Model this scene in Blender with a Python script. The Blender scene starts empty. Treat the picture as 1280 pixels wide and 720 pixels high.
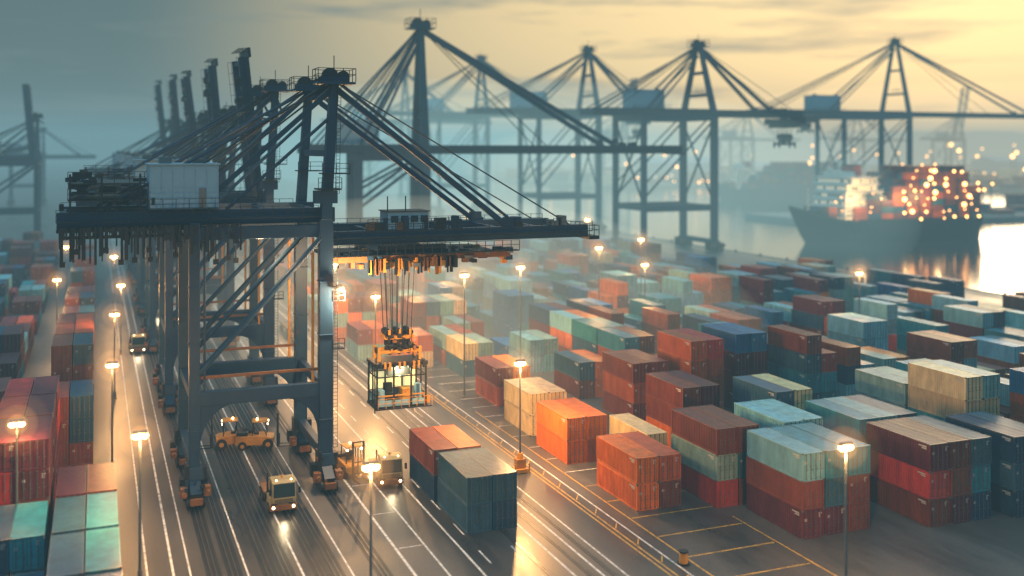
import bpy, math, random
from mathutils import Vector
R = random.Random(7)
sc = bpy.context.scene
COL = sc.collection
sc.view_settings.view_transform = 'Standard'
sc.view_settings.look = 'None'
sc.view_settings.exposure = 0

# ------------------------------------------------------------------ materials
def newmat(name):
    m = bpy.data.materials.new(name); m.use_nodes = True
    nt = m.node_tree
    return m, nt, nt.nodes['Principled BSDF']

def paint(name, col, rough=0.5, metal=0.0, var=0.35, scale=0.6, rust=0.0, spec=0.5):
    m, nt, b = newmat(name); N = nt.nodes; L = nt.links
    tc = N.new('ShaderNodeTexCoord')
    no = N.new('ShaderNodeTexNoise'); no.inputs['Scale'].default_value = scale; no.inputs['Detail'].default_value = 4
    L.new(tc.outputs['Object'], no.inputs['Vector'])
    mx = N.new('ShaderNodeMix'); mx.data_type = 'RGBA'
    mx.inputs[6].default_value = (*[c*(1-var) for c in col], 1); mx.inputs[7].default_value = (*[min(1, c*(1+var)) for c in col], 1)
    L.new(no.outputs['Fac'], mx.inputs[0])
    out = mx.outputs[2]
    if rust > 0:
        n2 = N.new('ShaderNodeTexNoise'); n2.inputs['Scale'].default_value = scale*3; n2.inputs['Detail'].default_value = 5
        L.new(tc.outputs['Object'], n2.inputs['Vector'])
        r = N.new('ShaderNodeMapRange'); r.inputs[1].default_value = 0.62; r.inputs[2].default_value = 0.75; r.inputs[4].default_value = rust
        L.new(n2.outputs['Fac'], r.inputs[0])
        m2 = N.new('ShaderNodeMix'); m2.data_type = 'RGBA'; m2.inputs[7].default_value = (0.10, 0.04, 0.02, 1)
        L.new(r.outputs[0], m2.inputs[0]); L.new(out, m2.inputs[6]); out = m2.outputs[2]
    L.new(out, b.inputs['Base Color'])
    b.inputs['Roughness'].default_value = rough; b.inputs['Metallic'].default_value = metal; b.inputs['Specular IOR Level'].default_value = spec
    return m

def emit(name, col, s):
    m, nt, b = newmat(name)
    b.inputs['Base Color'].default_value = (*col, 1)
    b.inputs['Emission Color'].default_value = (*col, 1); b.inputs['Emission Strength'].default_value = s
    m.cycles.emission_sampling = 'NONE'
    return m

M_CR = paint('crane_paint', (0.012, 0.042, 0.09), 0.45, 0.0, 0.35, 0.4, 0.3, .35)
M_CRF = paint('crane_paint_far', (0.013, 0.045, 0.09), 0.5, spec=.3)
M_HOUSE = paint('house_paint', (0.20, 0.38, 0.52), 0.45, 0, 0.12, 0.5, 0.2)
M_DARK = paint('dark_steel', (0.010, 0.015, 0.022), 0.5, 0.2)
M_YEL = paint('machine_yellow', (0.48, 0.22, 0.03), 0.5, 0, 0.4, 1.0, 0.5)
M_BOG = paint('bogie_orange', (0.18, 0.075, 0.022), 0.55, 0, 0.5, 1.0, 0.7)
M_CABLE = paint('cable', (0.02, 0.022, 0.025), 0.5, 0.3)
M_RUB = paint('rubber', (0.015, 0.015, 0.015), 0.8)
M_GALV = paint('galvanised', (0.16, 0.18, 0.19), 0.45, 0.4)
M_WHITE = paint('white_paint', (0.72, 0.72, 0.68), 0.45, 0, 0.15, 1.0, 0.3)
M_LAMP = emit('lamp_glow', (1.0, 0.52, 0.17), 24)
M_HEAD = emit('headlight', (1.0, 0.75, 0.42), 12)
M_WIN = emit('lit_window', (1.0, 0.75, 0.42), 0.8)
M_CABW = emit('cabin_interior', (0.95, 0.9, 0.45), 0.75)
M_FARL = emit('harbor_light', (1.0, 0.46, 0.13), 12)
m, nt, b = newmat('dark_glass'); b.inputs['Base Color'].default_value = (0.02, 0.035, 0.04, 1); b.inputs['Roughness'].default_value = 0.06; M_GLASS = m

# container material : object colour + weathering
m, nt, b = newmat('container_paint'); N = nt.nodes; L = nt.links
oi = N.new('ShaderNodeObjectInfo'); tc = N.new('ShaderNodeTexCoord')
add = N.new('ShaderNodeVectorMath'); add.operation = 'ADD'
mul = N.new('ShaderNodeVectorMath'); mul.operation = 'SCALE'; 
comb = N.new('ShaderNodeCombineXYZ')
L.new(oi.outputs['Random'], comb.inputs[0]); L.new(oi.outputs['Random'], comb.inputs[2]); L.new(comb.outputs[0], mul.inputs[0]); mul.inputs['Scale'].default_value = 90
L.new(tc.outputs['Object'], add.inputs[0]); L.new(mul.outputs[0], add.inputs[1])
mp = N.new('ShaderNodeMapping'); mp.inputs['Scale'].default_value = (1, 1, 0.35); L.new(add.outputs[0], mp.inputs[0])
n1 = N.new('ShaderNodeTexNoise'); n1.inputs['Scale'].default_value = 0.9; n1.inputs['Detail'].default_value = 5; n1.inputs['Roughness'].default_value = 0.65
L.new(mp.outputs[0], n1.inputs['Vector'])
r1 = N.new('ShaderNodeMapRange'); r1.inputs[1].default_value = 0.3; r1.inputs[2].default_value = 0.7; r1.inputs[3].default_value = 0.65; r1.inputs[4].default_value = 1.2
L.new(n1.outputs['Fac'], r1.inputs[0])
sc1 = N.new('ShaderNodeVectorMath'); sc1.operation = 'SCALE'; L.new(oi.outputs['Color'], sc1.inputs[0]); L.new(r1.outputs[0], sc1.inputs['Scale'])
n2 = N.new('ShaderNodeTexNoise'); n2.inputs['Scale'].default_value = 2.4; n2.inputs['Detail'].default_value = 6; n2.inputs['Roughness'].default_value = 0.72
L.new(mp.outputs[0], n2.inputs['Vector'])
r2 = N.new('ShaderNodeMapRange'); r2.inputs[1].default_value = 0.62; r2.inputs[2].default_value = 0.76; r2.inputs[4].default_value = 0.5
L.new(n2.outputs['Fac'], r2.inputs[0])
mx = N.new('ShaderNodeMix'); mx.data_type = 'RGBA'; mx.inputs[7].default_value = (0.07, 0.035, 0.025, 1)
L.new(r2.outputs[0], mx.inputs[0]); L.new(sc1.outputs[0], mx.inputs[6]); L.new(mx.outputs[2], b.inputs['Base Color'])
b.inputs['Roughness'].default_value = 0.4
M_CONT = m
M_ROD = paint('lock_rod', (0.14, 0.15, 0.15), 0.45, 0.5)
M_MARK = paint('container_marking', (0.45, 0.45, 0.42), 0.6, 0, 0.3, 3)

# asphalt
m, nt, b = newmat('asphalt'); N = nt.nodes; L = nt.links
tc = N.new('ShaderNodeTexCoord')
n1 = N.new('ShaderNodeTexNoise'); n1.inputs['Scale'].default_value = 0.09; n1.inputs['Detail'].default_value = 8; n1.inputs['Roughness'].default_value = 0.68
n2 = N.new('ShaderNodeTexNoise'); n2.inputs['Scale'].default_value = 5; n2.inputs['Detail'].default_value = 4
mp = N.new('ShaderNodeMapping'); mp.inputs['Scale'].default_value = (1.0, 0.18, 1)
L.new(tc.outputs['Object'], mp.inputs[0]); L.new(mp.outputs[0], n1.inputs['Vector']); L.new(tc.outputs['Object'], n2.inputs['Vector'])
cr = N.new('ShaderNodeValToRGB'); cr.color_ramp.elements[0].position = 0.34; cr.color_ramp.elements[0].color = (0.035, 0.038, 0.043, 1)
cr.color_ramp.elements[1].position = 0.68; cr.color_ramp.elements[1].color = (0.19, 0.175, 0.16, 1)
L.new(n1.outputs['Fac'], cr.inputs[0])
m2 = N.new('ShaderNodeMix'); m2.data_type = 'RGBA'; m2.blend_type = 'MULTIPLY'; m2.inputs[0].default_value = 0.6
L.new(cr.outputs[0], m2.inputs[6]); L.new(n2.outputs['Fac'], m2.inputs[7]); L.new(m2.outputs[2], b.inputs['Base Color'])
rr = N.new('ShaderNodeMapRange'); rr.inputs[1].default_value = 0.35; rr.inputs[2].default_value = 0.65; rr.inputs[3].default_value = 0.27; rr.inputs[4].default_value = 0.55
L.new(n1.outputs['Fac'], rr.inputs[0]); L.new(rr.outputs[0], b.inputs['Roughness'])
bp = N.new('ShaderNodeBump'); bp.inputs['Strength'].default_value = 0.25; bp.inputs['Distance'].default_value = 0.03
L.new(n2.outputs['Fac'], bp.inputs['Height']); L.new(bp.outputs[0], b.inputs['Normal'])
M_ASPH = m

def linemat(name, col):
    m, nt, b = newmat(name); N = nt.nodes; L = nt.links
    tc = N.new('ShaderNodeTexCoord'); no = N.new('ShaderNodeTexNoise'); no.inputs['Scale'].default_value = 1.6; no.inputs['Detail'].default_value = 6; no.inputs['Roughness'].default_value = 0.7
    L.new(tc.outputs['Object'], no.inputs['Vector'])
    r = N.new('ShaderNodeMapRange'); r.inputs[1].default_value = 0.44; r.inputs[2].default_value = 0.64
    L.new(no.outputs['Fac'], r.inputs[0])
    mx = N.new('ShaderNodeMix'); mx.data_type = 'RGBA'; mx.inputs[6].default_value = (*col, 1); mx.inputs[7].default_value = (*[0.35*c+0.03 for c in col], 1)
    L.new(r.outputs[0], mx.inputs[0]); L.new(mx.outputs[2], b.inputs['Base Color']); b.inputs['Roughness'].default_value = 0.5
    return m
M_LINE = linemat('road_paint_white', (0.8, 0.8, 0.78))
M_LINEY = linemat('road_paint_yellow', (0.7, 0.40, 0.05))
M_RAIL = paint('rail_steel', (0.22, 0.21, 0.20), 0.28, 0.8)

# water
m, nt, b = newmat('water'); N = nt.nodes; L = nt.links
b.inputs['Base Color'].default_value = (0.012, 0.03, 0.035, 1); b.inputs['Roughness'].default_value = 0.12; b.inputs['IOR'].default_value = 1.33
tc = N.new('ShaderNodeTexCoord'); n1 = N.new('ShaderNodeTexNoise'); n1.inputs['Scale'].default_value = 0.2; n1.inputs['Detail'].default_value = 4
L.new(tc.outputs['Object'], n1.inputs['Vector'])
bp = N.new('ShaderNodeBump'); bp.inputs['Strength'].default_value = 0.4; bp.inputs['Distance'].default_value = 0.12
L.new(n1.outputs['Fac'], bp.inputs['Height']); L.new(bp.outputs[0], b.inputs['Normal'])
M_WATER = m
M_CONC = paint('quay_concrete', (0.22, 0.21, 0.19), 0.8, 0, 0.3, 0.3)
M_HULL = paint('hull_paint', (0.01, 0.022, 0.032), 0.4, 0, 0.3, 0.2)
M_RED = paint('red_paint', (0.4, 0.03, 0.02), 0.5)
M_HILL = paint('hill_ground', (0.06, 0.07, 0.06), 0.9)

# ------------------------------------------------------------------ mesh builder
class MB:
    def __init__(s): s.v = []; s.f = []; s.m = []; s.mats = []
    def mi(s, mat):
        if mat not in s.mats: s.mats.append(mat)
        return s.mats.index(mat)
    def add(s, vs, fs, mat):
        o = len(s.v); k = s.mi(mat)
        s.v += [tuple(v) for v in vs]
        for f in fs: s.f.append(tuple(i+o for i in f)); s.m.append(k)
    def box(s, x0, x1, y0, y1, z0, z1, mat):
        s.add([(x0,y0,z0),(x1,y0,z0),(x1,y1,z0),(x0,y1,z0),(x0,y0,z1),(x1,y0,z1),(x1,y1,z1),(x0,y1,z1)],
              [(0,3,2,1),(4,5,6,7),(0,1,5,4),(1,2,6,5),(2,3,7,6),(3,0,4,7)], mat)
    def beam(s, p, q, w, h, mat, w2=None, h2=None):
        p = Vector(p); q = Vector(q); d = (q-p).normalized()
        up = Vector((0,0,1)) if abs(d.z) < 0.95 else Vector((1,0,0))
        a = d.cross(up).normalized(); u = a.cross(d).normalized()
        w2 = w if w2 is None else w2; h2 = h if h2 is None else h2
        vs = [p-a*w/2-u*h/2, p+a*w/2-u*h/2, p+a*w/2+u*h/2, p-a*w/2+u*h/2,
              q-a*w2/2-u*h2/2, q+a*w2/2-u*h2/2, q+a*w2/2+u*h2/2, q-a*w2/2+u*h2/2]
        s.add(vs, [(3,2,1,0),(4,5,6,7),(0,1,5,4),(1,2,6,5),(2,3,7,6),(3,0,4,7)], mat)
    def tube(s, p, q, r, mat, n=8, r2=None):
        p = Vector(p); q = Vector(q); d = (q-p).normalized(); r2 = r if r2 is None else r2
        up = Vector((0,0,1)) if abs(d.z) < 0.95 else Vector((1,0,0))
        a = d.cross(up).normalized(); u = a.cross(d).normalized()
        vs = []
        for c, rad in ((p, r), (q, r2)):
            for i in range(n):
                t = 2*math.pi*i/n; vs.append(c+a*math.cos(t)*rad+u*math.sin(t)*rad)
        fs = [(i, (i+1)%n, n+(i+1)%n, n+i) for i in range(n)] + [tuple(range(n))[::-1], tuple(range(n, 2*n))]
        s.add(vs, fs, mat)
    def prism(s, pts, a0, a1, axis, mat):
        n = len(pts)
        def mk(p, a):
            if axis == 'y': return (p[0], a, p[1])
            if axis == 'x': return (a, p[0], p[1])
            return (p[0], p[1], a)
        vs = [mk(p, a0) for p in pts]+[mk(p, a1) for p in pts]
        fs = [(i, (i+1)%n, n+(i+1)%n, n+i) for i in range(n)]+[tuple(range(n)), tuple(range(n, 2*n))[::-1]]
        s.add(vs, fs, mat)
    def sphere(s, c, r, mat, n=8, m=5, sz=1.0):
        if not isinstance(r, tuple): r = (r, r, r*sz)
        vs = [(c[0], c[1], c[2]+r[2])]; fs = []
        for j in range(1, m):
            th = math.pi*j/m
            for i in range(n):
                ph = 2*math.pi*i/n
                vs.append((c[0]+r[0]*math.sin(th)*math.cos(ph), c[1]+r[1]*math.sin(th)*math.sin(ph), c[2]+r[2]*math.cos(th)))
        vs.append((c[0], c[1], c[2]-r[2])); e = len(vs)-1
        for i in range(n):
            fs.append((0, 1+i, 1+(i+1)%n)); fs.append((e, 1+(m-2)*n+(i+1)%n, 1+(m-2)*n+i))
        for j in range(m-2):
            for i in range(n): fs.append((1+j*n+i, 1+(j+1)*n+i, 1+(j+1)*n+(i+1)%n, 1+j*n+(i+1)%n))
        s.add(vs, fs, mat)
    def rail(s, p, q, h, mat, step=1.8, r=0.04):
        p = Vector(p); q = Vector(q); L = (q-p).length; n = max(1, int(L/step))
        for i in range(n+1):
            c = p.lerp(q, i/n); s.beam(c, c+Vector((0,0,h)), r*1.6, r*1.6, mat)
        for k in (0.55, 1.0):
            s.beam(p+Vector((0,0,h*k)), q+Vector((0,0,h*k)), r*1.4, r*1.4, mat)
    def mesh(s, name):
        me = bpy.data.meshes.new(name); me.from_pydata(s.v, [], s.f)
        for mt in s.mats: me.materials.append(mt)
        me.polygons.foreach_set('material_index', s.m); me.update()
        import bmesh
        bm = bmesh.new(); bm.from_mesh(me)
        bmesh.ops.recalc_face_normals(bm, faces=bm.faces); bm.to_mesh(me); bm.free()
        return me
    def obj(s, name, parent=None, loc=None, rot=None, bevel=0):
        o = bpy.data.objects.new(name, s.mesh(name)); COL.objects.link(o)
        if parent: o.parent = parent
        if loc: o.location = loc
        if rot: o.rotation_euler = rot
        if bevel:
            md = o.modifiers.new('bevel', 'BEVEL'); md.width = bevel; md.segments = 2; md.limit_method = 'ANGLE'
        return o

def empty(name, loc, rz=0):
    e = bpy.data.objects.new(name, None); COL.objects.link(e); e.location = loc; e.rotation_euler = (0,0,rz); e.empty_display_size = 1
    return e

def point(name, loc, power, col=(1.0, 0.56, 0.24), r=0.3, parent=None):
    l = bpy.data.lights.new(name, 'POINT'); l.energy = power; l.color = col; l.shadow_soft_size = r
    o = bpy.data.objects.new(name, l); COL.objects.link(o); o.location = loc
    if parent: o.parent = parent
    return o

# ------------------------------------------------------------------ ground and water
QX = 200
g = MB(); g.add([(-3000,-300,0),(QX,-300,0),(QX,4500,0),(-3000,4500,0)], [(0,1,2,3)], M_ASPH); g.obj('ground')
w = MB(); w.add([(-3200,-600,-2.6),(6000,-600,-2.6),(6000,6000,-2.6),(-3200,6000,-2.6)], [(0,1,2,3)], M_WATER); w.obj('water')
q = MB(); q.box(QX+0.002, QX+1.2, -300, 4500, -4, 0.12, M_CONC)
for i in range(60): q.tube((QX+0.6, 60+i*14, 0.12), (QX+0.6, 60+i*14, 0.7), 0.3, M_DARK, 8, 0.4)
q.obj('quay_wall')
ln = MB()
def line(x, y0, y1, wd=0.16, mat=M_LINE, z=0.004):
    ln.add([(x-wd/2,y0,z),(x+wd/2,y0,z),(x+wd/2,y1,z),(x-wd/2,y1,z)], [(0,1,2,3)], mat)
for x, wd in ((3.9,.16),(5.9,.2),(7.2,.14),(11.6,.14),(15.8,.18),(19.6,.14),(24.3,.24),(26.9,.18),(29.6,.2),(36.4,.2),(38.6,.2),(40.4,.16),(45.3,.16)):
    line(x, 40, 700, wd)
for x in (33.6, 30.92):
    for k in range(60): line(x+0.3 if x > 31 else x, 40+k*7.0, 43+k*7.0, .15)
for x in (43.7, 44.2): line(x, 40, 420, .14, M_LINEY)
line(56.2, 40, 84, .13, M_LINEY); line(46.8, 40, 130, .14, M_LINEY)
for k in range(26):
    y = 62+k*5.0
    ln.add([(47.0,y,.004),(55.9,y,.004),(55.9,y+.14,.004),(47.0,y+.14,.004)], [(0,1,2,3)], M_LINEY if y < 100 else M_LINE)
for k in range(30):
    y = 60+k*4.2
    ln.add([(44.4,y,.008),(45.1,y+1.2,.008),(45.1,y+1.4,.008),(44.4,y+.2,.008)], [(0,1,2,3)], M_LINEY)
for k in range(14):
    y = 70+k*9
    ln.add([(24.6,y,.008),(26.7,y,.008),(26.7,y+.14,.008),(24.6,y+.14,.008)], [(0,1,2,3)], M_LINE)
ln.obj('road_markings')
rl = MB()
for x in (9.0, 10.6, 13.3, 14.6, 17.2, 18.4, 22.0, 34.6, 37.6, 39.5):
    for dx in (-.2, .2) if x < 30 else (-.1, .1):
        rl.box(x+dx-.05, x+dx+.05, 30, 700, 0.0, 0.03, M_RAIL)
    wv = .6 if x < 30 else .25
    rl.add([(x-wv,30,.002),(x+wv,30,.002),(x+wv,700,.002),(x-wv,700,.002)], [(0,1,2,3)], M_DARK)
rl.obj('crane_rails')

# ------------------------------------------------------------------ shipping containers
CW, CH, CL = 2.40, 2.55, 8.6
def container_mesh(variant):
    b = MB(); hw = CW/2; P = 0.15
    for sx in (-1, 1):
        for y0 in (0, CL-P):
            b.box(sx*hw-(P if sx > 0 else 0), sx*hw+(0 if sx > 0 else P), y0, y0+P, 0, CH, M_CONT)
            for z0 in (0.0, CH-0.12):
                b.box(sx*hw-(0.18 if sx > 0 else -0.0)+(0.006 if sx > 0 else -0.006), sx*hw+(0.006 if sx > 0 else 0.18-0.006), y0-0.006 if y0 == 0 else y0-.03, (y0+.18) if y0 == 0 else y0+P+.006, z0-0.004 if z0 else 0.004, z0+0.124, M_ROD if variant else M_CONT)
        b.box(sx*hw-(0.1 if sx > 0 else 0), sx*hw+(0 if sx > 0 else 0.1), P, CL-P, 0.02, 0.18, M_CONT)
        b.box(sx*hw-(0.1 if sx > 0 else 0), sx*hw+(0 if sx > 0 else 0.1), P, CL-P, CH-0.12, CH-0.01, M_CONT)
        n = 27; pit = (CL-2*P)/n; vs = []; fs = []
        xo = sx*(hw-0.015); xi = sx*(hw-0.085)
        prof = []
        for i in range(n):
            y = P+i*pit; prof += [(y, xo), (y+pit*.34, xo), (y+pit*.5, xi), (y+pit*.84, xi)]
        prof.append((CL-P, xo))
        for (y, x) in prof: vs += [(x, y, 0.18), (x, y, CH-0.12)]
        for i in range(len(prof)-1): fs.append((2*i, 2*i+2, 2*i+3, 2*i+1))
        b.add(vs, fs, M_CONT)
    n = 21; pit = (CL-0.2)/n; vs = []; fs = []; prof = []
    for i in range(n):
        y = 0.1+i*pit; prof += [(y, CH-.02), (y+pit*.4, CH-.02), (y+pit*.5, CH-.05), (y+pit*.9, CH-.05)]
    prof.append((CL-0.1, CH-.02))
    for (y, z) in prof: vs += [(-hw+.08, y, z), (hw-.08, y, z)]
    for i in range(len(prof)-1): fs.append((2*i, 2*i+2, 2*i+3, 2*i+1))
    b.add(vs, fs, M_CONT)
    for y0, y1 in ((0, .1), (CL-.1, CL)):
        b.box(-hw+P, hw-P, y0+.01, y1-.01, CH-.16, CH-.015, M_CONT); b.box(-hw+P, hw-P, y0+.01, y1-.01, 0.01, .17, M_CONT)
    b.box(-hw+P, hw-P, CL-.09, CL-.05, .17, CH-.16, M_CONT)
    b.add([(-hw+.02,.1,.03),(hw-.02,.1,.03),(hw-.02,CL-.1,.03),(-hw+.02,CL-.1,.03)], [(0,1,2,3)], M_DARK)
    for x0, x1 in ((-hw+P+.01, -.015), (.015, hw-P-.01)):
        b.box(x0, x1, .08, .11, .18, CH-.17, M_CONT)
        for k in range(3):
            zc = .35+k*.72; b.box(x0+.08, x1-.08, .05, .08, zc, zc+.5, M_CONT)
        for f in (.25, .75):
            xc = x0+(x1-x0)*f
            b.tube((xc, .01, .1), (xc, .01, CH-.08), .032, M_ROD, 6)
            b.box(xc-.05, xc+.2, -.01, .012, 1.0, 1.06, M_ROD)
            for z in (.14, 1.3, CH-.2): b.box(xc-.07, xc+.07, -.012, .04, z, z+.09, M_ROD)
    if variant >= 1:
        for z in (2.1, 1.95, 1.8): b.box(.62, .95 if z > 2 else .85, .04, .046, z, z+.09, M_MARK)
        b.box(-.9, -.66, .04, .046, 1.55, 1.8, M_MARK)
        for sx in (-1, 1):
            xx = sx*(hw-.006)
            b.box(min(xx, xx-sx*.01), max(xx, xx-sx*.01), .5, 1.5, 2.15, 2.27, M_MARK)
            b.box(min(xx, xx-sx*.01), max(xx, xx-sx*.01), .5, 1.1, 1.98, 2.08, M_MARK)
    return b.mesh('container_mesh_%d' % variant)
CM = [container_mesh(i) for i in range(2)]
PAL = {'navy': (.013,.055,.12), 'slate': (.03,.10,.16), 'teal': (.02,.22,.28), 'pale': (.18,.43,.50), 'sage': (.22,.37,.35),
       'red': (.38,.035,.03), 'brown': (.18,.045,.03), 'maroon': (.11,.022,.035), 'orange': (.66,.16,.022), 'rust': (.38,.085,.03), 'cream': (.60,.46,.27), 'blue': (.015,.14,.30)}
KEYS = ['navy','navy','slate','slate','teal','teal','teal','pale','pale','pale','sage','red','brown','brown','maroon','rust','cream','blue','blue','rust','orange']
def cont(x, y, lvl, key):
    c = PAL[key]; k = R.uniform(.8, 1.2)
    o = bpy.data.objects.new('shipping_container', CM[R.choice([0,1])]); COL.objects.link(o)
    o.location = (x+CW/2+R.uniform(-.03,.03), y+R.uniform(-.06,.06), lvl*(CH+.012)); o.rotation_euler[2] = R.uniform(-.004,.004)
    o.color = (*[min(1, v*k*R.uniform(.93,1.07)) for v in c], 1)
def stack(x, y, nw, cols):
    for i in range(nw):
        cc = cols[i] if isinstance(cols[0], (list, tuple)) else cols
        for l, k in enumerate(cc): cont(x+i*(CW+.1), y, l, k)
P = 9.0
stack(31.2, 89.0, 2, [['slate','slate'],['navy','slate']])
stack(31.0, 98.3, 2, [['navy','brown'],['slate','rust']])
stack(48.3, 88.4, 2, [['orange','orange'],['brown','rust']])
stack(53.4, 95.5, 1, [['sage','cream']])
stack(48.3, 104.4, 2, [['orange','orange'],['rust','orange']])
stack(48.9, 116.4, 2, ['cream','cream'])
stack(56.0, 86.4, 2, [['red','sage','brown'],['brown','slate','brown']])
stack(58.6, 76.6, 2, [['maroon','brown','pale'],['maroon','slate','teal']]); stack(63.7, 76.6, 1, ['brown','brown','teal'])
stack(71.3, 74.6, 3, [['brown','red','maroon'],['maroon','brown','brown'],['navy','teal','slate']])
stack(80.6, 73.6, 2, [['navy','slate','navy'],['navy','slate','slate']])
stack(71.3, 84.2, 3, [['navy','brown','teal'],['maroon','navy','pale'],['navy','teal','slate']])
stack(62.0, 102.6, 2, [['orange','brown','brown'],['brown','navy','maroon']])
stack(63.2, 116.6, 2, [['brown','rust','brown'],['maroon','brown','brown']])
stack(50.4, 131.6, 2, [['rust','brown'],['brown','orange']])
stack(63.6, 86.2, 2, [['navy','teal','pale'],['navy','slate','pale']])
def vis(x, y):
    Z = .3714*x+.9285*y; lat = .9285*x-.3714*y
    return Z > 60 and -800 < lat/Z*1300 < 820
def blocked(x, y):
    if 52 < x < 88 and 252 < y < 286: return True
    if x > 160 and y > 240: return True
    return False
for k in range(19):
    x = 62.5+8.2*k
    if x > 184: break
    for j in range(-2, 34):
        y = 68+P*j+(k%3)*2.1
        if (j+2) % 7 == 6: continue
        if y < 94 and x < 79: continue
        if y < 60 or (x < 88 and y < 84): continue
        if x < 70 and y < 127: continue
        if not vis(x, y) or blocked(x, y): continue
        if R.random() < .16: continue
        base = R.choice([1,2,2,3,3,3]) if y < 200 else R.choice([1,1,2,2,3])
        if x > 150: base = R.choice([1,2,2])
        if y < 120 and x < 100: base = R.choice([3,3,3,4])
        pk = R.choice(KEYS)
        for i in range(2):
            h = max(1, base+R.choice([0,0,0,-1])); cs = [pk if R.random() < .5 else R.choice(KEYS) for _ in range(h)]
            stack(x+i*(CW+.1), y, 1, cs)
for x in (40.0, 45.1, 52.0, 57.1):
    for j in range(22):
        y = 150+P*j
        if x < 45 and y < 168: continue
        if j % 6 == 5 or R.random() < .25 or blocked(x, y): continue
        h = R.choice([2,2,3,3]); stack(x, y, 2, [[R.choice(['rust','brown','brown','sage','cream','slate','orange']) for _ in range(h)] for _ in range(2)])
stack(-3.2, 97.5, 2, [['brown','maroon'],['slate','brown']]); stack(-3.2, 88.3, 2, [['teal','slate'],['navy','teal']]); stack(-3.2, 79.2, 2, [['teal','slate'],['slate','teal']]); stack(-3.2, 70, 2, [['teal','slate'],['teal','slate']])
for k in range(12):
    x = -8.6-6.6*k
    for j in range(34):
        y = 70+P*j
        if k == 0 and y > 118: continue
        if j % 8 == 7 or not vis(x, y) or (R.random() < .22 and k): continue
        keys = ['red','brown','rust','maroon','brown','teal','navy','slate','pale']
        if y < 96: h = R.choice([1,2]); keys = ['teal','slate','slate','teal']
        elif y < 118 and k < 2: h = 4; keys = ['maroon','maroon','brown','red']
        else: h = R.choice([2,3,4,4]) if y < 170 else R.choice([1,2,3])
        stack(x, y, 2, [[R.choice(keys) for _ in range(h)] for _ in range(2)])
for j in range(26):
    y = 124+P*j
    if j % 7 == 6 or R.random() < .15: continue
    h = R.choice([3,4]) if y < 165 else R.choice([1,2,3])
    stack(-5.2, y, 2, [[R.choice(['maroon','brown','rust','brown','slate','navy']) for _ in range(h)] for _ in range(2)])

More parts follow.
